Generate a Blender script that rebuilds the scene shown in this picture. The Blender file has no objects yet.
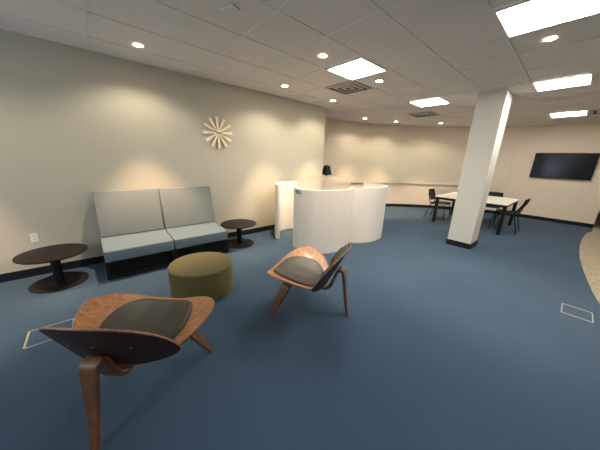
import bpy, bmesh, math, random
from math import sin, cos, pi, radians, sqrt
from mathutils import Vector, Matrix

random.seed(4)
scene = bpy.context.scene
C = scene.collection

# ------------------------------------------------------------------ helpers
def link(o, parent=None):
    C.objects.link(o)
    if parent is not None:
        o.parent = parent
    return o

def obj(name, bm, mat, parent=None, smooth=False, auto=None):
    me = bpy.data.meshes.new(name)
    bmesh.ops.recalc_face_normals(bm, faces=bm.faces[:])
    bm.to_mesh(me); bm.free()
    me.materials.append(mat)
    if smooth:
        for p in me.polygons: p.use_smooth = True
        if auto:
            me.set_sharp_from_angle(angle=radians(auto))
    return link(bpy.data.objects.new(name, me), parent)

def tag(o, label, cat, group=None):
    o['label'] = label; o['category'] = cat
    if group: o['group'] = group
    return o

def thing(name, label, cat, loc=(0, 0, 0), rz=0.0, group=None):
    o = bpy.data.objects.new(name, None)
    o.empty_display_size = .1
    link(o); o.location = loc; o.rotation_euler = (0, 0, rz)
    return tag(o, label, cat, group)

def struct(o):
    o['kind'] = 'structure'; return o

def dup(root, loc, rz=None, label=None):
    def cp(o, parent):
        c = o.copy(); C.objects.link(c)
        if parent is not None: c.parent = parent
        for ch in list(o.children): cp(ch, c)
        return c
    r = cp(root, None); r.location = loc
    if rz is not None: r.rotation_euler = (0, 0, rz)
    if label: r['label'] = label
    return r

def box(bm, lo, hi, bevel=0.0, seg=2):
    lo = Vector(lo); hi = Vector(hi)
    r = bmesh.ops.create_cube(bm, size=1.0)
    vs = r['verts']
    s = hi - lo; c = (hi + lo) / 2
    for v in vs:
        v.co = Vector((v.co.x * s.x, v.co.y * s.y, v.co.z * s.z)) + c
    if bevel > 0:
        es = list({e for v in vs for e in v.link_edges})
        bmesh.ops.bevel(bm, geom=es, offset=bevel, segments=seg, profile=.5, affect='EDGES')
    return bm

def nbox(lo, hi, bevel=0.0, seg=2):
    return box(bmesh.new(), lo, hi, bevel, seg)

def lathe(bm, prof, n=64, c=(0, 0, 0), cap=True):
    rings = []
    for r, z in prof:
        rings.append([bm.verts.new((c[0] + r * cos(2 * pi * i / n), c[1] + r * sin(2 * pi * i / n), c[2] + z)) for i in range(n)])
    for a, b in zip(rings, rings[1:]):
        for i in range(n):
            bm.faces.new((a[i], a[(i + 1) % n], b[(i + 1) % n], b[i]))
    if cap:
        bm.faces.new(rings[0][::-1]); bm.faces.new(rings[-1])
    return bm

def nlathe(prof, n=64, c=(0, 0, 0), cap=True):
    return lathe(bmesh.new(), prof, n, c, cap)

def tube(bm, pts, rad, n=10):
    pts = [Vector(p) for p in pts]
    if not isinstance(rad, (list, tuple)): rad = [rad] * len(pts)
    rings = []
    up = Vector((0, 0, 1))
    for i, p in enumerate(pts):
        t = (pts[min(i + 1, len(pts) - 1)] - pts[max(i - 1, 0)]).normalized()
        a = up.cross(t)
        if a.length < 1e-3: a = Vector((1, 0, 0))
        a.normalize(); b = t.cross(a)
        rings.append([bm.verts.new(p + (a * cos(2 * pi * k / n) + b * sin(2 * pi * k / n)) * rad[i]) for k in range(n)])
    for r0, r1 in zip(rings, rings[1:]):
        for k in range(n):
            bm.faces.new((r0[k], r0[(k + 1) % n], r1[(k + 1) % n], r1[k]))
    bm.faces.new(rings[0][::-1]); bm.faces.new(rings[-1])
    return bm

def crom(pts, m=8):
    """Catmull-Rom through points of any dimension."""
    P = [tuple(p) for p in pts]
    P = [tuple(2 * a - b for a, b in zip(P[0], P[1]))] + P + [tuple(2 * a - b for a, b in zip(P[-1], P[-2]))]
    out = []
    for i in range(1, len(P) - 2):
        for k in range(m):
            t = k / m
            out.append(tuple(.5 * (2 * b + (c - a) * t + (2 * a - 5 * b + 4 * c - d) * t * t + (-a + 3 * b - 3 * c + d) * t ** 3)
                             for a, b, c, d in zip(P[i - 1], P[i], P[i + 1], P[i + 2])))
    out.append(P[-2])
    return out

def lamina(path, wdir_fn):
    """Bent laminated strip: path of (point, side vector, width, normal, thickness), rounded edges."""
    bm = bmesh.new(); rings = []
    for p, s, w, nrm, th in path:
        h = w / 2; t = th / 2; c = min(.006, t * .6)
        prof = [(-h + c, -t), (h - c, -t), (h, -t + c), (h, t - c), (h - c, t), (-h + c, t), (-h, t - c), (-h, -t + c)]
        rings.append([bm.verts.new(p + s * a + nrm * b) for a, b in prof])
    for a, b in zip(rings, rings[1:]):
        n = len(a)
        for k in range(n):
            bm.faces.new((a[k], a[(k + 1) % n], b[(k + 1) % n], b[k]))
    bm.faces.new(rings[0][::-1]); bm.faces.new(rings[-1])
    return bm

def strip_wall(pts, z0, z1, th, closed_ends=True):
    """Vertical slab following a plan polyline; th offsets to the left of travel."""
    bm = bmesh.new()
    n = len(pts)
    def nr(i):
        a = Vector(pts[max(i - 1, 0)]); b = Vector(pts[min(i + 1, n - 1)])
        d = (b - a).normalized()
        return Vector((-d.y, d.x))
    cols = []
    for i, p in enumerate(pts):
        p = Vector(p); q = p + nr(i) * th
        cols.append([bm.verts.new((p.x, p.y, z0)), bm.verts.new((p.x, p.y, z1)), bm.verts.new((q.x, q.y, z1)), bm.verts.new((q.x, q.y, z0))])
    for a, b in zip(cols, cols[1:]):
        for k in range(4):
            bm.faces.new((a[k], a[(k + 1) % 4], b[(k + 1) % 4], b[k]))
    bm.faces.new(cols[0]); bm.faces.new(cols[-1][::-1])
    return bm

def arc(cx, cy, r, a0, a1, n=28):
    return [(cx + r * cos(radians(a0 + (a1 - a0) * i / n)), cy + r * sin(radians(a0 + (a1 - a0) * i / n))) for i in range(n + 1)]

# ------------------------------------------------------------------ materials
def mat(name, col, rough=.6, metal=0.0, spec=.5, coat=0.0, noise=None, bump=None, sheen=0.0):
    m = bpy.data.materials.new(name); m.use_nodes = True
    nt = m.node_tree; b = nt.nodes['Principled BSDF']
    b.inputs['Base Color'].default_value = (*col, 1)
    b.inputs['Roughness'].default_value = rough
    b.inputs['Metallic'].default_value = metal
    b.inputs['Specular IOR Level'].default_value = spec
    if coat:
        b.inputs['Coat Weight'].default_value = coat
        b.inputs['Coat Roughness'].default_value = .15
    if sheen:
        b.inputs['Sheen Weight'].default_value = sheen
        b.inputs['Sheen Roughness'].default_value = .5
    tc = nt.nodes.new('ShaderNodeTexCoord')
    if noise:
        sc, amt, det = noise
        n = nt.nodes.new('ShaderNodeTexNoise'); n.inputs['Scale'].default_value = sc; n.inputs['Detail'].default_value = det
        nt.links.new(tc.outputs['Object'], n.inputs['Vector'])
        mx = nt.nodes.new('ShaderNodeMix'); mx.data_type = 'RGBA'
        mx.inputs[6].default_value = (*[max(0, c * (1 - amt)) for c in col], 1)
        mx.inputs[7].default_value = (*[min(1, c * (1 + amt)) for c in col], 1)
        nt.links.new(n.outputs['Fac'], mx.inputs[0]); nt.links.new(mx.outputs[2], b.inputs['Base Color'])
    if bump:
        sc, st, dist = bump
        n = nt.nodes.new('ShaderNodeTexNoise'); n.inputs['Scale'].default_value = sc; n.inputs['Detail'].default_value = 3
        nt.links.new(tc.outputs['Object'], n.inputs['Vector'])
        bp = nt.nodes.new('ShaderNodeBump'); bp.inputs['Strength'].default_value = st; bp.inputs['Distance'].default_value = dist
        nt.links.new(n.outputs['Fac'], bp.inputs['Height']); nt.links.new(bp.outputs['Normal'], b.inputs['Normal'])
    return m

def wood(name, c0, c1, rough=.35, axis=(1.0, 14.0, 14.0), coat=.08):
    m = mat(name, c0, rough, coat=coat)
    nt = m.node_tree; b = nt.nodes['Principled BSDF']
    tc = nt.nodes.new('ShaderNodeTexCoord'); mp = nt.nodes.new('ShaderNodeMapping')
    mp.inputs['Scale'].default_value = axis
    n = nt.nodes.new('ShaderNodeTexNoise'); n.inputs['Scale'].default_value = 3.2; n.inputs['Detail'].default_value = 6; n.inputs['Distortion'].default_value = 1.2
    n2 = nt.nodes.new('ShaderNodeTexNoise'); n2.inputs['Scale'].default_value = 18; n2.inputs['Detail'].default_value = 4
    add = nt.nodes.new('ShaderNodeMath'); add.operation = 'MULTIPLY_ADD'; add.inputs[1].default_value = .35
    cr = nt.nodes.new('ShaderNodeValToRGB')
    cr.color_ramp.elements[0].position = .42; cr.color_ramp.elements[0].color = (*c0, 1)
    cr.color_ramp.elements[1].position = .92; cr.color_ramp.elements[1].color = (*c1, 1)
    nt.links.new(tc.outputs['Object'], mp.inputs[0])
    nt.links.new(mp.outputs[0], n.inputs['Vector']); nt.links.new(mp.outputs[0], n2.inputs['Vector'])
    nt.links.new(n2.outputs['Fac'], add.inputs[0]); nt.links.new(n.outputs['Fac'], add.inputs[2])
    nt.links.new(add.outputs[0], cr.inputs[0]); nt.links.new(cr.outputs[0], b.inputs['Base Color'])
    return m

def emis(name, col, strength, base=(.8, .8, .8)):
    m = mat(name, base, .5)
    b = m.node_tree.nodes['Principled BSDF']
    b.inputs['Emission Color'].default_value = (*col, 1); b.inputs['Emission Strength'].default_value = strength
    return m

PANEL_COL = (1.0, .95, .86); CAN_COL = (1.0, .70, .45); SPILL_COL = (1.0, .92, .70)
M_wall = mat('wall paint', (.535, .50, .405), .85, spec=.25, noise=(2.2, .02, 3), bump=(180, .05, .002))
M_wall_far = mat('cream paint with warm light wash', (.80, .69, .555), .85, spec=.25, noise=(2.2, .02, 3), bump=(180, .05, .002))  # cream, with the warm light washing this wall put into the colour
M_column = mat('column paint', (.65, .62, .555), .85, spec=.25, bump=(180, .05, .002))
M_base = mat('baseboard vinyl', (.009, .012, .020), .55, spec=.25)
M_tile = mat('ceiling tile', (.76, .71, .67), .95, spec=.1, noise=(7, .04, 6), bump=(260, .25, .003))
M_tee = mat('ceiling tee', (.76, .71, .67), .7)
M_board = mat('white writing board', (.78, .69, .54), .5, spec=.25)
M_rail = mat('board rail', (.66, .60, .48), .45)
M_tan = mat('tan carpet', (.30, .255, .185), .95, spec=.1, noise=(60, 1.6, 6), bump=(220, .6, .006))
M_sofa_b = mat('grey woven fabric', (.195, .215, .212), .95, spec=.15, noise=(160, .10, 2), bump=(420, .35, .002), sheen=.15)
M_sofa_s = mat('pale blue grey fabric', (.138, .182, .212), .9, spec=.2, noise=(160, .08, 2), bump=(420, .3, .002), sheen=.15)
M_sofa_k = mat('slate side fabric', (.20, .215, .215), .95, spec=.1, bump=(420, .3, .002))
M_black = mat('black powder coat', (.007, .007, .0075), .5, spec=.25)
M_blackpl = mat('black plastic', (.010, .010, .0105), .55, spec=.25)
M_void = mat('black base panel', (.005, .005, .0055), .7, spec=.2)
M_steel = mat('brushed steel', (.60, .60, .60), .35, metal=1.0)
M_ttop = mat('dark espresso laminate', (.012, .010, .009), .5, spec=.14, noise=(40, .12, 3))
M_ott = mat('olive fabric', (.088, .075, .027), .9, spec=.15, noise=(150, .10, 2), bump=(420, .3, .002), sheen=.1)
M_lea = mat('dark olive leather', (.031, .027, .020), .42, spec=.4, noise=(60, .10, 3), bump=(240, .12, .001))
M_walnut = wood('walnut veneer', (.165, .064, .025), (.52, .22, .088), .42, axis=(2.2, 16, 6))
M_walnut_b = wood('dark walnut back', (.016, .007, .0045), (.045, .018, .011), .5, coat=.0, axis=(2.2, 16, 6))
M_edge = wood('pale plywood edge', (.16, .075, .035), (.36, .19, .10), .35, axis=(8, 8, 8))
M_walnut_l = wood('walnut leg', (.085, .034, .016), (.20, .085, .040), .33, axis=(14, 14, 2.5))
M_pod = mat('white pod laminate', (.84, .785, .70), .42, spec=.4)
M_podrim = mat('cream pod rim', (.86, .80, .69), .45)
M_clock = wood('pale maple', (.90, .77, .53), (.95, .86, .66), .6, axis=(8, 8, 8), coat=.05)
M_white = mat('white plastic', (.80, .78, .72), .4)
M_slot = mat('dark slot', (.03, .03, .03), .6)
M_tabw = mat('white tabletop laminate', (.80, .75, .64), .35)
M_brass = mat('brass trim', (.42, .38, .30), .45, metal=.3)
M_thin = mat('pale metal trim', (.46, .48, .47), .45, metal=.5)
M_vent = mat('vent slat', (.42, .39, .36), .5)
M_ventd = mat('vent throat', (.02, .02, .02), .8)
M_trimring = mat('white trim ring', (.72, .68, .62), .4)
M_ink = mat('dark ink', (.03, .035, .06), .6)
M_diff = emis('light panel diffuser', PANEL_COL, 29.0)
M_lamp = emis('downlight lens', CAN_COL, 30.0)
M_tvs = mat('black glass screen', (.003, .005, .008), .15, spec=.35)
M_frame = mat('aluminium window frame', (.5, .5, .5), .4, metal=.8)

# blue carpet with fine pile, loom lines and slight wear
M_floor = mat('blue carpet', (.055, .105, .165), .95, spec=.08, bump=(330, .55, .006), sheen=.12)
nt = M_floor.node_tree; bs = nt.nodes['Principled BSDF']; tc = [n for n in nt.nodes if n.type == 'TEX_COORD'][0]
n1 = nt.nodes.new('ShaderNodeTexNoise'); n1.inputs['Scale'].default_value = 190; n1.inputs['Detail'].default_value = 3
n2 = nt.nodes.new('ShaderNodeTexNoise'); n2.inputs['Scale'].default_value = 1.3; n2.inputs['Detail'].default_value = 4
nt.links.new(tc.outputs['Object'], n1.inputs['Vector']); nt.links.new(tc.outputs['Object'], n2.inputs['Vector'])
ma = nt.nodes.new('ShaderNodeMath'); ma.operation = 'MULTIPLY_ADD'; ma.inputs[1].default_value = .45
nt.links.new(n2.outputs['Fac'], ma.inputs[0]); nt.links.new(n1.outputs['Fac'], ma.inputs[2])
cr = nt.nodes.new('ShaderNodeValToRGB')
FC = (.037, .070, .113)
cr.color_ramp.elements[0].position = .50; cr.color_ramp.elements[0].color = (*[c * .80 for c in FC], 1)
cr.color_ramp.elements[1].position = .95; cr.color_ramp.elements[1].color = (*[c * 1.22 for c in FC], 1)
nt.links.new(ma.outputs[0], cr.inputs[0]); nt.links.new(cr.outputs[0], bs.inputs['Base Color'])

# frosted acrylic
M_frost = bpy.data.materials.new('frosted acrylic'); M_frost.use_nodes = True
nt = M_frost.node_tree
for n in list(nt.nodes): nt.nodes.remove(n)
out = nt.nodes.new('ShaderNodeOutputMaterial'); mix = nt.nodes.new('ShaderNodeMixShader'); mix2 = nt.nodes.new('ShaderNodeMixShader')
tr = nt.nodes.new('ShaderNodeBsdfTransparent'); tl = nt.nodes.new('ShaderNodeBsdfTranslucent'); df = nt.nodes.new('ShaderNodeBsdfDiffuse')
tl.inputs[0].default_value = (.70, .66, .57, 1); df.inputs[0].default_value = (.60, .56, .48, 1)
mix2.inputs[0].default_value = .5; mix.inputs[0].default_value = .38
nt.links.new(tl.outputs[0], mix2.inputs[1]); nt.links.new(df.outputs[0], mix2.inputs[2])
nt.links.new(tr.outputs[0], mix.inputs[1]); nt.links.new(mix2.outputs[0], mix.inputs[2]); nt.links.new(mix.outputs[0], out.inputs[0])
# window glass
M_glass = bpy.data.materials.new('window glass'); M_glass.use_nodes = True
nt = M_glass.node_tree
for n in list(nt.nodes): nt.nodes.remove(n)
out = nt.nodes.new('ShaderNodeOutputMaterial'); mix = nt.nodes.new('ShaderNodeMixShader')
tr = nt.nodes.new('ShaderNodeBsdfTransparent'); gl = nt.nodes.new('ShaderNodeBsdfGlossy'); gl.inputs['Roughness'].default_value = .02
mix.inputs[0].default_value = .06
nt.links.new(tr.outputs[0], mix.inputs[1]); nt.links.new(gl.outputs[0], mix.inputs[2]); nt.links.new(mix.outputs[0], out.inputs[0])

# ------------------------------------------------------------------ room
CEIL = 2.75; XW = -4.263; G = .6096; GX = -3.797; GY = -.4308
YB = -3.6                                # wall behind the camera
XR = 5.2; YF = 10.25; XE = .60           # right wall, far straight wall and its free end

bm = nbox((-6.2, YB - .2, -.12), (XR + .2, 14.4, 0)); struct(obj('floor', bm, M_floor))
# tan carpet, its edge a gentle curve
edge = crom([(1.6, 1.6), (1.02, 2.6), (.68, 3.6), (.51, 4.45), (.42, 5.4), (.365, 6.4), (.36, 7.3), (.40, 8.3), (.48, 9.2), (.60, 10.1), (.60, 14.2)], 6)
bm = bmesh.new()
lo = [bm.verts.new((x, y, .0005)) for x, y in edge] + [bm.verts.new((XR, 14.2, .0005)), bm.verts.new((XR, 1.6, .0005))]
f = bm.faces.new(lo)
r = bmesh.ops.extrude_face_region(bm, geom=[f])
for v in [g for g in r['geom'] if isinstance(g, bmesh.types.BMVert)]: v.co.z += .006
struct(obj('floor_tan', bm, M_tan))

struct(obj('ceiling', nbox((-6.2, YB - .2, CEIL + .004), (XR + .2, 14.4, CEIL + .12)), M_tile))
bm = bmesh.new()
for i in range(-2, 16):
    x = GX + i * G
    if -6.0 < x < XR: box(bm, (x - .012, YB, CEIL - .001), (x + .012, 14.2, CEIL + .0045))
for j in range(-5, 25):
    y = GY + j * G
    box(bm, (-6.0, y - .012, CEIL - .0012), (XR, y + .012, CEIL + .0043))
struct(obj('trim_1', bm, M_tee))

T = .14
struct(obj('wall_left', nbox((XW - T, YB, 0), (XW, 4.46, CEIL + .003)), M_wall))
struct(obj('baseboard_left', nbox((XW, YB, 0), (XW + .012, 4.46, .105)), M_base))
curve = crom([(-5.42, 4.1), (-5.33, 4.9), (-5.17, 5.75), (-4.97, 6.55), (-4.68, 7.35), (-4.16, 8.25), (-3.42, 9.02), (-2.55, 9.66), (-1.75, 10.06), (-.95, 10.235), (-.4, YF)], 8) + [(XE, YF)]
struct(obj('wall_back', strip_wall(curve, 0, CEIL + .003, T), M_wall_far, smooth=True, auto=40))
struct(obj('baseboard_back', strip_wall(curve, 0, .105, -.012), M_base, smooth=True, auto=40))
struct(obj('wall_recess', nbox((-5.6, 4.0, 0), (XW - T, 4.14, CEIL + .003)), M_wall))
struct(obj('wall_end', nbox((XE - T, YF + T, 0), (XE, 14.2, CEIL + .003)), M_wall))
struct(obj('wall_far', nbox((XE, 14.2 - T, 0), (XR, 14.2, CEIL + .003)), M_wall))
struct(obj('wall_right', nbox((XR, YB, 0), (XR + T, 14.2, CEIL + .003)), M_wall))
# wall behind the camera with a window that lets the daylight in
WX0, WX1, WZ0, WZ1 = -3.9, -.9, .85, 2.25
bm = bmesh.new()
box(bm, (XW - T, YB - T, 0), (WX0, YB, CEIL + .003)); box(bm, (WX1, YB - T, 0), (XR + T, YB, CEIL + .003))
box(bm, (WX0, YB - T, 0), (WX1, YB, WZ0)); box(bm, (WX0, YB - T, WZ1), (WX1, YB, CEIL + .003))
struct(obj('wall_behind', bm, M_wall))
w = struct(link(bpy.data.objects.new('window_1', None)))
bm = bmesh.new()
for x in (WX0, (WX0 + WX1) / 2 - .025, WX1 - .05): box(bm, (x, YB - .09, WZ0), (x + .05, YB - .04, WZ1))
for z in (WZ0, WZ1 - .05): box(bm, (WX0, YB - .09, z), (WX1, YB - .04, z + .05))
struct(obj('window_frame', bm, M_frame, w)); struct(obj('window_pane', nbox((WX0, YB - .07, WZ0), (WX1, YB - .064, WZ1)), M_glass, w))

# column
CX0, CX1, CY0, CY1 = -1.435, -1.035, 5.26, 5.72
struct(obj('column', nbox((CX0, CY0, 0), (CX1, CY1, CEIL + .003), .006, 2), M_column))
bm = bmesh.new(); box(bm, (CX0 - .012, CY0 - .012, 0), (CX1 + .012, CY1 + .012, .105)); struct(obj('baseboard_column', bm, M_base))

# ------------------------------------------------------------------ ceiling fittings
def light_panel(i, j, label):
    x0 = GX + i * G; y0 = GY + j * G
    t = thing('ceiling_light_panel', label, 'ceiling light', (x0 + G / 2, y0 + G / 2, CEIL - .016), 0, 'square ceiling light panels')
    h = G / 2 - .006
    bm = bmesh.new()
    for s in (-1, 1):
        box(bm, (s * h - (.028 if s > 0 else 0), -h, 0), (s * h + (.028 if s < 0 else 0), h, .013))
        box(bm, (-h + .028, s * h - (.028 if s > 0 else 0), 0), (h - .028, s * h + (.028 if s < 0 else 0), .013))
    obj('frame', bm, M_trimring, t)
    obj('diffuser', nbox((-h + .028, -h + .028, .003), (h - .028, h - .028, .009)), M_diff, t)
    return t
light_panel(2, 5, 'bright square light panel in the ceiling above the white pod, beside an air vent')
light_panel(5, 5, 'largest looking square light panel, at the top right, with a round downlight below it')
light_panel(5, 9, 'square light panel in the ceiling just right of the white column top')
light_panel(2, 9, 'square light panel in the ceiling left of the white column')
light_panel(9, 2, 'added square light panel, unseen beyond the right edge, over the near end of the tan carpet')  # added out of view to brighten the room from the right
light_panel(9, 7, 'added square light panel, unseen beyond the right edge, over the middle of the tan carpet')  # second unseen panel on the right, added for more bounce on the ceiling
light_panel(5, -4, 'added square light panel, unseen behind the viewer, nearest the daylit window')  # unseen extra behind the camera, added to raise the light level
light_panel(5, 14, 'farthest square light panel, in the ceiling above the wall television')

def can(x, y, label, energy=60, hidden=False, tilt=None):
    t = thing('downlight', label, 'downlight', (x, y, CEIL - .008), 0, 'round recessed downlights')
    obj('trim_ring', nlathe([(.048, .0065), (.085, .007), (.087, .003), (.082, 0), (.070, .0), (.066, .003), (.048, .0055)] , 40, cap=False), M_trimring, t, True, 40)
    obj('lens', nlathe([(.001, .004), (.047, .004), (.0475, .006)], 40, cap=False), M_lamp, t, True, 40)
    for nm, en, cone, bl, cc in (('downlight_beam', energy * 1.9, 58, .6, CAN_COL), ('downlight_spill', energy * .21, 140, .5, SPILL_COL)):
        L = bpy.data.lights.new(nm, 'SPOT'); L.energy = en; L.color = cc
        L.spot_size = radians(cone); L.spot_blend = bl; L.shadow_soft_size = .05
        l = link(bpy.data.objects.new(nm, L), t); l.location = (0, 0, -.02)
    return t
EC = 150
can(-3.625, .63, 'round downlight in the ceiling above the sofa, its glow on the left wall', EC)
can(-3.61, 2.73, 'round downlight near the left wall between the clock and the pod', EC)
can(-2.30, 2.30, 'round downlight just left of the square light panel above the pod', EC * .3)
can(-2.31, 3.56, 'round downlight just right of the air vent above the pod', EC * .3)
can(-3.66, 4.02, 'round downlight in front of the corner where the left wall ends', EC)
can(-4.36, 6.20, 'round downlight by the curved wall, first past the corner', EC * .75)
can(-3.95, 7.22, 'round downlight by the curved wall, second past the corner', EC * .75)
can(-3.05, 8.22, 'round downlight by the curved wall beside the far air vent', EC * .75)
can(-.465, 3.53, 'round downlight with mirrored reflector below the large light panel at top right', EC * .5)
can(-3.62, -1.47, 'round downlight in the ceiling at the left end of the left wall', EC)

def vent(x0, y0, label, n=3):
    s = G - .03
    t = thing('air_vent', label, 'air vent', (x0 + G / 2, y0 + G / 2, CEIL - .014), 0, 'square ceiling air vents')
    h = s / 2
    obj('throat', nbox((-h, -h, .009), (h, h, .0125)), M_ventd, t)
    for k in range(n):
        r = h * (1 - k / n) ; wd = .052
        bm = bmesh.new()
        a = [bm.verts.new((r * sx, r * sy, .004)) for sx, sy in ((-1, -1), (1, -1), (1, 1), (-1, 1))]
        q = r - wd
        b = [bm.verts.new((q * sx, q * sy, -.002 + .010 * (k > 0) * 0)) for sx, sy in ((-1, -1), (1, -1), (1, 1), (-1, 1))]
        for i in range(4): bm.faces.new((a[i], a[(i + 1) % 4], b[(i + 1) % 4], b[i]))
        r2 = bmesh.ops.extrude_face_region(bm, geom=bm.faces[:])
        for v in [g for g in r2['geom'] if isinstance(g, bmesh.types.BMVert)]: v.co.z += .004
        obj('vent_ring', bm, M_vent, t)
    return t
vent(GX + G * 1, GY + G * 6, 'dark slatted air vent beside the light panel above the pod')
vent(GX + G * 1, GY + G * 11, 'dark air vent in the ceiling near the far curved wall')
vent(GX + G * 6, GY + G * 14, 'dark air vent at the right edge beside the farthest light panel')

t = thing('ceiling_sensor', 'small pale rectangular sensor on a ceiling tile at the top of the picture', 'sensor', (-2.235, 1.09, CEIL - .010), radians(20))
obj('housing', nbox((-.085, -.04, .002), (.085, .04, .014), .004, 2), M_tile, t)
obj('lens', nbox((-.055, -.018, -.001), (.055, .018, .004), .003, 2), M_tile, t)

# ------------------------------------------------------------------ wall fittings
# long curved writing board with top trim and tray
bc = [p for p in curve if p[1] > 4.9 and p[0] < -1.36]
t = thing('writing_board', 'long pale writing board following the curved back wall, with a thin tray rail', 'whiteboard', (0, 0, 0))
obj('board_surface', strip_wall(bc, .87, 2.10, -.016), M_board, t, True, 40)
obj('top_trim', strip_wall(bc, 2.10, 2.116, -.022), M_rail, t, True, 40)
obj('tray', strip_wall(bc, .848, .87, -.034), M_rail, t, True, 40)
e = Vector(bc[-1])
obj('end_trim', nbox((e.x - .004, e.y - .03, .848), (e.x + .02, e.y + .002, 2.116)), M_rail, t)

t = thing('television', 'large flat black television mounted on the far right wall', 'television', (-.345, YF - .002, 1.62))
obj('bracket', nbox((-.2, -.035, -.15), (.2, 0, .15)), M_black, t)
obj('case', nbox((-.615, -.075, -.355), (.615, -.033, .355), .006, 2), M_blackpl, t)
obj('screen', nbox((-.603, -.0775, -.338), (.603, -.0745, .345)), M_tvs, t)

t = thing('wall_outlet', 'white wall outlet low on the left wall above the round table', 'outlet', (XW, -.65, .50))
obj('cover_plate', nbox((0, -.036, -.058), (.006, .036, .058), .002, 2), M_white, t)
for z in (-.024, .024): obj('socket', nlathe([(.017, 0), (.017, .0085), (.016, .009)], 20), M_white, t).matrix_local = Matrix.Translation((0, 0, z)) @ Matrix.Rotation(pi / 2, 4, 'Y')
for z in (-.024, .024):
    for y in (-.006, .006): obj('slot', nbox((.008, y - .0012, z - .005), (.0096, y + .0012, z + .005)), M_slot, t)

t = thing('light_switch', 'small light switch plate on the lit side of the white column', 'switch', (CX1, 5.46, 1.86))
obj('cover_plate', nbox((0, -.036, -.058), (.006, .036, .058), .002, 2), M_white, t)
obj('rocker', nbox((.004, -.012, -.028), (.010, .012, .028), .002, 2), M_vent, t)

# sunburst clock
t = thing('sunburst_clock', 'wooden sunburst wall clock of radiating pale blocks on the left wall', 'clock', (XW, 1.775, 1.945))
for k in range(12):
    a = 2 * pi * k / 12 + radians(3)
    bm = bmesh.new()
    L0, L1 = .035, .262
    y0 = .0115; y1 = .026
    vs = [(.012, -y0, L0), (.012, y0, L0), (.012, y1, L1), (.012, -y1, L1), (.040, -y0, L0), (.040, y0, L0), (.034, y1, L1), (.034, -y1, L1)]
    v = [bm.verts.new(p) for p in vs]
    for q in ((0, 1, 2, 3), (4, 5, 6, 7), (0, 1, 5, 4), (1, 2, 6, 5), (2, 3, 7, 6), (3, 0, 4, 7)): bm.faces.new([v[i] for i in q])
    bmesh.ops.bevel(bm, geom=bm.edges[:], offset=.003, segments=2, affect='EDGES')
    o = obj('ray', bm, M_clock, t); o.rotation_euler = (a, 0, 0)
o = obj('hub', nlathe([(.036, 0), (.036, .040), (.030, .046)], 32), M_clock, t); o.rotation_euler = (0, pi / 2, 0)
for nm, a, L, w2 in (('hour_hand', radians(-88), .060, .006), ('minute_hand', radians(70), .075, .005)):
    o = obj(nm, nbox((.0465, -w2, -.01), (.0495, w2, L)), M_black, t); o.rotation_euler = (a, 0, 0)

# ------------------------------------------------------------------ sofa modules along the left wall
def profile_block(bm, prof, y0, y1, bev=.012):
    a = [bm.verts.new((x, y0, z)) for x, z in prof]; b = [bm.verts.new((x, y1, z)) for x, z in prof]
    n = len(prof); fs = []
    for i in range(n): fs.append(bm.faces.new((a[i], a[(i + 1) % n], b[(i + 1) % n], b[i])))
    fs.append(bm.faces.new(a[::-1])); fs.append(bm.faces.new(b))
    bmesh.ops.bevel(bm, geom=list({e for f in fs for e in f.edges}), offset=bev, segments=3, profile=.5, affect='EDGES')
    return bm
def sofa_module(y0, w, label):
    t = thing('sofa_module', label, 'sofa', (-3.85, y0, 0), 0, 'upholstered bench sofa modules')
    # local x: + to the room; seat front at +.34
    bm = profile_block(bmesh.new(), [(-.175, .445), (.335, .40), (.345, .39), (.345, .255), (-.30, .255), (-.30, .445)], .006, w - .006, .014)
    obj('seat_cushion', bm, M_sofa_s, t, True, 50)
    bm = profile_block(bmesh.new(), [(-.285, 1.05), (-.335, 1.05), (-.345, .45), (-.345, .25), (-.3, .25), (-.3, .449), (-.135, .449)][::-1], .006, w - .006, .012)
    obj('backrest', bm, M_sofa_b, t, True, 50)
    obj('rear_panel', nbox((-.362, .004, .10), (-.346, w - .004, 1.035), .004, 2), M_sofa_k, t)
    bm = bmesh.new()
    for y in (.0, w - .03):
        box(bm, (.295, y, .022), (.325, y + .03, .254)); box(bm, (-.33, y, .022), (-.30, y + .03, .249))
        box(bm, (-.30, y, .022), (.295, y + .03, .05))
    box(bm, (.295, .03, .225), (.325, w - .03, .254)); box(bm, (.295, .03, .022), (.325, w - .03, .05))
    obj('base_frame', bm, M_black, t)
    obj('base_panel', nbox((.24, .03, .03), (.262, w - .03, .25)), M_void, t)
    for x in (.31, -.315):
        for y in (.015, w - .015):
            obj('foot', nlathe([(.014, 0), (.016, .004), (.016, .012), (.008, .014), (.008, .0225)], 16, (x, y, 0)), M_steel, t)
    return t
sofa_module(-.035, .775, 'left half of the pale grey two seat bench sofa, next to the larger round table')
sofa_module(.745, .795, 'right half of the pale grey two seat bench sofa, next to the smaller round table')

# ------------------------------------------------------------------ round tables
def round_table(x, y, R, Rb, label):
    t = thing('round_side_table', label, 'table', (x, y, 0), 0, 'round pedestal tables by the sofa')
    obj('tabletop', nlathe([(.02, .372), (R - .012, .372), (R - .003, .378), (R, .386), (R - .003, .394), (R - .008, .396), (.02, .396)], 96), M_ttop, t, True, 40)
    obj('pedestal', nlathe([(.045, .02), (.045, .372)], 40), M_black, t, True, 40)
    obj('base_plate', nlathe([(Rb - .004, .006), (Rb, .010), (Rb, .014), (Rb - .006, .018), (.06, .022), (.04, .022)], 80), M_ttop, t, True, 40)
    for k in range(6):
        a = pi / 6 + k * pi / 3
        obj('glide', nlathe([(.012, 0), (.012, .0065)], 14, ((Rb - .03) * cos(a), (Rb - .03) * sin(a), 0)), M_steel, t)
    return t
round_table(-3.86, -.48, .312, .264, 'larger dark round pedestal table at the left end of the sofa, under the outlet')
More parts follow.
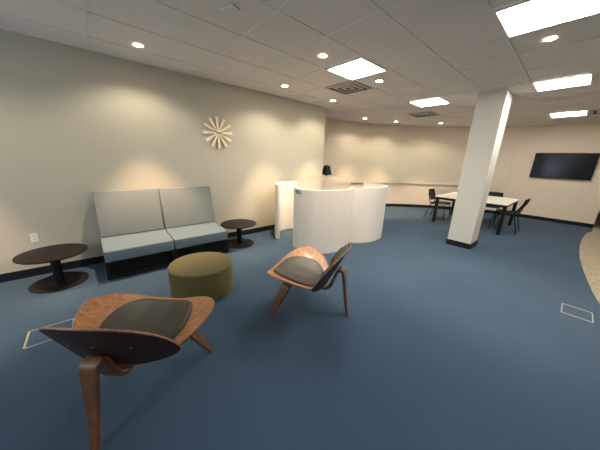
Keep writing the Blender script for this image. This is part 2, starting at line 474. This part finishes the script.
round_table(-3.84, 1.90, .315, .265, 'smaller dark round pedestal table between the sofa and the white pod')

# ------------------------------------------------------------------ ottoman
t = thing('round_ottoman', 'olive green round drum ottoman in front of the sofa', 'ottoman', (-2.645, .82, 0))
R = .348
obj('drum', nlathe([(R - .01, .012), (R, .02), (R, .318), (R - .003, .323)], 96), M_ott, t, True, 45)
obj('seat_top', nlathe([(R - .004, .3235), (R + .001, .327), (R + .002, .338), (R - .006, .348), (R - .03, .352), (.1, .356), (.01, .356)], 96), M_ott, t, True, 45)
for k in range(4):
    a = pi / 4 + k * pi / 2
    obj('foot', nlathe([(.02, 0), (.02, .0125)], 14, (.28 * cos(a), .28 * sin(a), 0)), M_black, t)

# ------------------------------------------------------------------ three legged shell chairs
def surf(fn, nu, nv, th, off0=0.0):
    """Closed slab between surface fn(u,v) offset by off0 and off0+th along its normal; u in [-1,1], v in [0,1]."""
    bm = bmesh.new()
    P = [[Vector(fn(-1 + 2 * i / nu, j / nv)) for j in range(nv + 1)] for i in range(nu + 1)]
    def nrm(i, j):
        a = P[min(i + 1, nu)][j] - P[max(i - 1, 0)][j]; b = P[i][min(j + 1, nv)] - P[i][max(j - 1, 0)]
        n = a.cross(b)
        if n.length < 1e-9: return None
        return n.normalized()
    N = [[nrm(i, j) for j in range(nv + 1)] for i in range(nu + 1)]
    for i in range(nu + 1):
        for j in range(nv + 1):
            if N[i][j] is None:
                ii = 1 if i == 0 else nu - 1
                N[i][j] = N[ii][j] or Vector((0, 0, 1))
    A = [[bm.verts.new(P[i][j] + N[i][j] * off0) for j in range(nv + 1)] for i in range(nu + 1)]
    def tf(i, j):
        return th(-1 + 2 * i / nu, j / nv) if callable(th) else th
    B = [[bm.verts.new(P[i][j] + N[i][j] * (off0 + tf(i, j))) for j in range(nv + 1)] for i in range(nu + 1)]
    for i in range(nu):
        for j in range(nv):
            bm.faces.new((A[i][j], A[i][j + 1], A[i + 1][j + 1], A[i + 1][j]))
            bm.faces.new((B[i][j], B[i + 1][j], B[i + 1][j + 1], B[i][j + 1]))
    for j in range(nv):
        bm.faces.new((A[0][j], B[0][j], B[0][j + 1], A[0][j + 1])); bm.faces.new((A[nu][j], A[nu][j + 1], B[nu][j + 1], B[nu][j]))
    for i in range(nu):
        bm.faces.new((A[i][0], A[i + 1][0], B[i + 1][0], B[i][0])); bm.faces.new((A[i][nv], B[i][nv], B[i + 1][nv], A[i + 1][nv]))
    return bm

YT = -.43   # local origin sits under the middle of the seat; +y is the way the chair faces
WS = .455
def seat_z(x, y):
    t = min(1, abs(x) / WS)
    z = .360 + .052 * ((y - .5) / .3) + .146 * max(0, (t - .12) / .88) ** 1.7
    if y > .74: z -= 1.9 * (y - .74) ** 2 * (1 - t * .6)
    return z
def seat_pt(u, v):
    x = WS * sin(u * pi / 2); t = abs(x) / WS
    yf = .578 + .262 * max(0, 1 - t ** 2.4) ** .6
    yr = .578 - .313 * max(0, 1 - t ** 3.0) ** .6
    y = yr + (yf - yr) * v
    return (x, y + YT, seat_z(x, y))
def pad_pt(u, v):
    x = .285 * sin(u * pi / 2); t = abs(x) / .285
    yf = .51 + .300 * max(0, 1 - t ** 3.2) ** .45
    yr = .51 - .215 * max(0, 1 - t ** 2.6) ** .5
    y = yr + (yf - yr) * v
    return (x, y + YT, seat_z(x, y))
WB = .360
def back_y(x, z):
    t = min(1, abs(x) / WB)
    return .200 - .152 * (z - .44) / .31 + .092 * t ** 2
def back_pt(u, v):
    x = WB * sin(u * pi / 2); t = abs(x) / WB
    zt = .436 + .312 * max(0, 1 - t ** 2.5) ** .55
    zb = .436 - .088 * max(0, 1 - t ** 4.0) ** .6
    z = zb + (zt - zb) * v
    return (x, back_y(x, z) + YT, z)
def outline(fn, n=60):
    us = [-1 + 2 * i / n for i in range(n + 1)]
    return [fn(u, 1) for u in us] + [fn(u, 0) for u in us[::-1]]
def edge_band(fn, off, r):
    P = [Vector(p) for p in outline(fn)]
    Q = []
    for p in P:
        if not Q or (p - Q[-1]).length > .004: Q.append(p)
    Q.append(Q[0])
    return tube(bmesh.new(), [p + Vector(off) for p in Q], r, 8)
def bpad_pt(u, v):
    x = .315 * sin(u * pi / 2); t = abs(x) / .315
    zt = .525 + .195 * max(0, 1 - t ** 2.6) ** .5
    zb = .525 - .065 * max(0, 1 - t ** 2.4) ** .5
    z = zb + (zt - zb) * v
    return (x, back_y(x, z) + YT, z)
def pth(a, b=.9):
    return lambda u, v: a * (max(0, 1 - abs(u) ** 5) * max(0, 1 - abs(2 * v - 1) ** 6)) ** .5 + .002

def shell_chair(loc, face_deg, label):
    t = thing('shell_chair', label, 'lounge chair', loc, 0, 'three legged walnut shell chairs')
    sh = obj('seat_shell', surf(seat_pt, 56, 26, -.012), M_walnut, t, True, 50)
    obj('edge_band', edge_band(seat_pt, (0, 0, -.006), .0066), M_edge, sh, True)
    obj('seat_pad', surf(pad_pt, 40, 26, pth(.024), .0005), M_lea, t, True, 60)
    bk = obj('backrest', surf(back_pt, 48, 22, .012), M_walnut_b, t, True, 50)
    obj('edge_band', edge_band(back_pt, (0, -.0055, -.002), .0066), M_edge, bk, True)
    obj('back_pad', surf(bpad_pt, 36, 18, lambda u, v: -pth(.020)(u, v), -.0005), M_lea, t, True, 60)
    for sx, sz in ((-.17, .545), (.0, .575), (.17, .545)):
        n = Vector((0, -1, -.34)).normalized()
        p = Vector((sx, back_y(sx, sz) + YT, sz)) + n * .0115
        o = obj('screw', nlathe([(.0065, -.002), (.0065, .0015), (.004, .0028)], 16), M_steel, t, True, 40)
        o.matrix_local = Matrix.Translation(p) @ n.to_track_quat('Z', 'Y').to_matrix().to_4x4()
    # rear leg: a bent strip running back under the seat, up behind the backrest and down to the floor
    ctrl = [(.60, .311, .070, .022), (.45, .300, .080, .024), (.32, .276, .092, .026), (.250, .278, .100, .027), (.198, .322, .102, .028), (.165, .410, .102, .028),
            (.140, .482, .100, .028), (.110, .503, .100, .028), (.082, .482, .096, .028), (.070, .42, .088, .028), (.050, .26, .070, .027), (.024, .10, .052, .025), (.004, .0, .042, .023)]
    pts = crom(ctrl, 6); path = []
    for i, (y, z, w, th) in enumerate(pts):
        a = pts[max(i - 1, 0)]; b = pts[min(i + 1, len(pts) - 1)]
        d = Vector((0, b[0] - a[0], b[1] - a[1])).normalized()
        path.append((Vector((0, y + YT, z)), Vector((1, 0, 0)), w, Vector((1, 0, 0)).cross(d), th))
    obj('rear_leg', lamina(path, None), M_walnut_l, t, True, 40)
    # front pair: each half of the arch bends down into a splayed tapering leg
    for s in (-1, 1):
        ctrl = [(.0, .575, .338, .10, .026), (.10, .578, .339, .10, .026), (.175, .588, .338, .10, .027), (.225, .605, .320, .098, .028), (.252, .622, .27, .092, .028),
                (.302, .662, .15, .066, .026), (.340, .694, .055, .047, .024), (.363, .712, 0, .040, .022)]
        pts = crom(ctrl, 6); path = []
        side = Vector((0, 1, 0))
        for i, q in enumerate(pts):
            a = pts[max(i - 1, 0)]; b = pts[min(i + 1, len(pts) - 1)]
            d = Vector((s * (b[0] - a[0]), b[1] - a[1], b[2] - a[2])).normalized()
            sd = (side - d * side.dot(d)).normalized()
            path.append((Vector((s * q[0], q[1] + YT, q[2])), sd, q[3], d.cross(sd), q[4]))
        obj('front_leg', lamina(path, None), M_walnut_l, t, True, 40)
    t.rotation_euler = (0, 0, radians(face_deg - 90))
    return t
def chair_at(foot, ang, label):
    f = Vector((cos(radians(ang)), sin(radians(ang))))
    return shell_chair((foot[0] - f.x * YT, foot[1] - f.y * YT, 0), ang, label)
chair_at((-1.36, -.21), 138.5, 'walnut shell lounge chair in the near foreground, seen from behind with screws on its back')
chair_at((-1.24, 1.80), 207.7, 'walnut shell lounge chair nearest the white pod, seen from the side')

# ------------------------------------------------------------------ white curved work pod
H = 1.085
t = thing('work_pod', 'white curved screen work pod standing on the carpet by the left wall corner', 'office pod', (0, 0, 0))
def pod_wall(pts, name='curved_screen', z1=H, th=-.045):
    o = obj(name, strip_wall(pts, .02, z1 - .022, th), M_pod, t, True, 40)
    obj('top_rim', strip_wall(pts, z1 - .022, z1, th), M_podrim, o, True, 40)
    obj('plinth', strip_wall([(a, b) for a, b in pts], 0, .02, th * .8), M_rail, o, True, 40)
    return o
front = crom([(-3.14, 2.605), (-2.92, 2.56), (-2.69, 2.635), (-2.535, 2.85), (-2.475, 3.12), (-2.53, 3.40), (-2.645, 3.625)], 8)
right = crom([(-2.665, 3.605), (-2.53, 3.76), (-2.425, 4.0), (-2.405, 4.28), (-2.48, 4.55), (-2.69, 4.75), (-3.0, 4.81), (-3.2, 4.79)], 8)
left = arc(-3.60, 3.13, .49, 264, 78, 44)
pod_wall(front, th=.045); pod_wall(right, th=.045); pod_wall(left, th=-.045)
# posts that finish the free ends
obj('end_post', nbox((-3.70, 2.612, 0), (-3.62, 2.672, H + .004), .008, 2), M_podrim, t)
obj('worktop', nlathe([(.40, .71), (.42, .715), (.42, .735), (.40, .74)], 48, (-2.97, 3.12, 0)), M_tabw, t, True, 40)
obj('worktop_post', nlathe([(.035, 0), (.035, .71)], 24, (-2.97, 3.12, 0)), M_steel, t, True, 40)
sp = crom([(-3.24, 2.79), (-3.19, 3.2), (-3.16, 3.7), (-3.16, 4.19)], 6)
obj('frosted_screen', strip_wall(sp, .76, 1.262, .012), M_frost, t, True, 40)
for q in ((-3.23, 2.86), (-3.16, 4.12)):
    obj('screen_post', nlathe([(.02, 0), (.02, .762)], 16, (*q, 0)), M_steel, t)
# small printed mark near the top left of the front screen, bent round the curve
seg = [Vector(p) for p in front]
def mark(name, body, off, size):
    fc = bpy.data.curves.new(name, 'FONT'); fc.body = body; fc.size = size; fc.extrude = .0006; fc.offset = .0022
    fo = bpy.data.objects.new(name, fc); C.objects.link(fo)
    bpy.context.view_layer.update()
    me = bpy.data.meshes.new_from_object(fo.evaluated_get(bpy.context.evaluated_depsgraph_get()))
    bpy.data.objects.remove(fo)
    for v in me.vertices:
        s_ = off + v.co.x; k = 0
        while s_ > (seg[k + 1] - seg[k]).length: s_ -= (seg[k + 1] - seg[k]).length; k += 1
        d = (seg[k + 1] - seg[k]).normalized()
        q = seg[k] + d * s_ + Vector((d.y, -d.x)) * (.0012 + v.co.z)
        v.co = Vector((q.x, q.y, 1.0 + v.co.y))
    me.materials.clear(); me.materials.append(M_ink)
    link(bpy.data.objects.new(name, me), t)
mark('emblem', 'Y', .022, .066); mark('lettering', 'BEZU', .088, .066)

# black shaded lamp behind the pod
t = thing('floor_lamp', 'black shaded floor lamp in the corner, its shade just above the pod screen', 'lamp', (-4.62, 5.0, 0))
obj('lamp_shade', nlathe([(.150, 1.165), (.088, 1.41), (.084, 1.41), (.146, 1.165)], 40, cap=False), M_black, t, True, 40)
obj('shade_cap', nlathe([(.087, 1.406), (.087, 1.412), (.012, 1.418), (.008, 1.455)], 32), M_black, t, True, 40)
for k in range(3):
    a = 2 * pi * k / 3 + .6
    obj('leg', tube(bmesh.new(), [(.03 * cos(a), .03 * sin(a), 1.21), (.24 * cos(a), .24 * sin(a), 0.006)], .009), M_black, t, True, 40)
obj('stem', nlathe([(.014, 1.06), (.014, 1.41)], 16), M_black, t, True, 40)

# ------------------------------------------------------------------ meeting table and chairs
TX0, TX1, TY0, TY1 = -2.40, -.86, 6.98, 8.55
t = thing('meeting_table', 'white topped meeting table with black legs behind the column', 'table', ((TX0 + TX1) / 2, (TY0 + TY1) / 2, 0))
hx = (TX1 - TX0) / 2; hy = (TY1 - TY0) / 2
obj('tabletop', nbox((-hx, -hy, .700), (hx, hy, .728), .004, 2), M_tabw, t)
bm = bmesh.new()
for s in (-1, 1):
    box(bm, (-hx + .09, s * (hy - .055) - .02, .64), (hx - .09, s * (hy - .055) + .02, .70)); box(bm, (s * (hx - .055) - .02, -hy + .09, .64), (s * (hx - .055) + .02, hy - .09, .70))
obj('apron', bm, M_black, t)
for sx in (-1, 1):
    for sy in (-1, 1):
        obj('leg', nbox((sx * (hx - .055) - .035, sy * (hy - .055) - .035, 0), (sx * (hx - .055) + .035, sy * (hy - .055) + .035, .70), .004, 2), M_black, t)

def meeting_chair(loc, face, label):
    t = thing('meeting_chair', label, 'chair', loc, radians(face - 90), 'black chairs at the meeting table')
    def sp_(u, v):
        x = .225 * u; y = -.21 + .43 * v
        return (x * (1 - .08 * abs(2 * v - 1) ** 3), y, .445 + .012 * u * u - .03 * max(0, v - .8) ** 2 * 8)
    obj('seat', surf(sp_, 20, 16, .022), M_blackpl, t, True, 50)
    def bp_(u, v):
        w = .225 - .03 * v ** 2
        return (w * u, -.215 - .13 * v + .045 * u * u - .02 * sin(v * pi), .53 + .30 * v)
    obj('backrest', surf(bp_, 20, 14, .016), M_blackpl, t, True, 50)
    for s in (-1, 1):
        obj('front_leg', tube(bmesh.new(), crom([(s * .19, .0, .432), (s * .215, .14, .43), (s * .225, .19, .39), (s * .235, .235, .0)], 5), .011), M_black, t, True, 40)
        obj('rear_leg', tube(bmesh.new(), crom([(s * .19, .0, .432), (s * .215, -.14, .43), (s * .225, -.19, .39), (s * .235, -.30, .0)], 5), .011), M_black, t, True, 40)
        obj('back_support', tube(bmesh.new(), crom([(s * .17, -.10, .432), (s * .18, -.225, .46), (s * .18, -.26, .60), (s * .17, -.31, .72)], 5), .011), M_black, t, True, 40)
    return t
mc = meeting_chair((-2.46, 7.66, 0), 0, 'black chair at the left end of the meeting table, left of the column')
meeting_chair((-.95, 7.70, 0), 180, 'black chair at the right end of the meeting table, below the television')
meeting_chair((-1.46, 8.46, 0), 270, 'black chair on the far side of the meeting table, facing the room')

# ------------------------------------------------------------------ floor boxes set in the carpet
def floor_box(x0, y0, x1, y1, label):
    t = thing('floor_outlet_box', label, 'floor box', ((x0 + x1) / 2, (y0 + y1) / 2, 0), 0, 'floor outlet boxes in the carpet')
    a = (x1 - x0) / 2; b = (y1 - y0) / 2
    obj('lid', nbox((-a + .006, -b + .012, .0005), (a - .006, b - .012, .003)), M_floor, t)
    for s in (-1, 1): obj('side_trim', nbox((s * a - .004, -b, .0005), (s * a + .004, b, .006)), M_thin, t)
    for s in (-1, 1): obj('end_trim', nbox((-a, s * b - .008, .0005), (a, s * b + .008, .007)), M_brass, t)
    return t
floor_box(.225, 3.745, .455, 4.005, 'brass edged floor outlet box in the carpet at the right side')
floor_box(-2.86, -.62, -2.61, -.33, 'brass edged floor outlet box in the carpet behind the near shell chair')

# ------------------------------------------------------------------ light and camera
W = bpy.data.worlds.new('World'); scene.world = W; W.use_nodes = True
W.node_tree.nodes['Background'].inputs[0].default_value = (.66, .81, 1, 1)
W.node_tree.nodes['Background'].inputs[1].default_value = 4.2
L = bpy.data.lights.new('window_portal', 'AREA'); L.shape = 'RECTANGLE'; L.size = WX1 - WX0; L.size_y = WZ1 - WZ0
L.cycles.is_portal = True
l = link(bpy.data.objects.new('window_portal', L)); l.location = ((WX0 + WX1) / 2, YB - .16, (WZ0 + WZ1) / 2); l.rotation_euler = (radians(90), 0, 0)

cam = bpy.data.cameras.new('Camera'); co = link(bpy.data.objects.new('Camera', cam))
F = 235.805; PITCH = .270962; ROLL = .0347451; YAW = -.847625
cam.sensor_fit = 'HORIZONTAL'; cam.sensor_width = 36; cam.lens = 36 * F / 600
cam.clip_start = .02
fw = Vector((sin(YAW) * cos(PITCH), cos(YAW) * cos(PITCH), -sin(PITCH))); rt = Vector((cos(YAW), -sin(YAW), 0)); up = rt.cross(fw)
r_ = rt * cos(ROLL) + up * sin(ROLL); u_ = -rt * sin(ROLL) + up * cos(ROLL)
m = Matrix((r_, u_, -fw)).transposed().to_4x4(); m.translation = (0, 0, 1.55)
co.matrix_world = m
scene.camera = co
vs = scene.view_settings
scene.display_settings.display_device = 'sRGB'
vs.view_transform = 'Standard'; vs.look = 'None'; vs.exposure = 0.42; vs.gamma = 1.0; vs.use_curve_mapping = False
cy = scene.cycles
cy.use_denoising = True; cy.max_bounces = 8; cy.diffuse_bounces = 5; cy.sample_clamp_indirect = 6
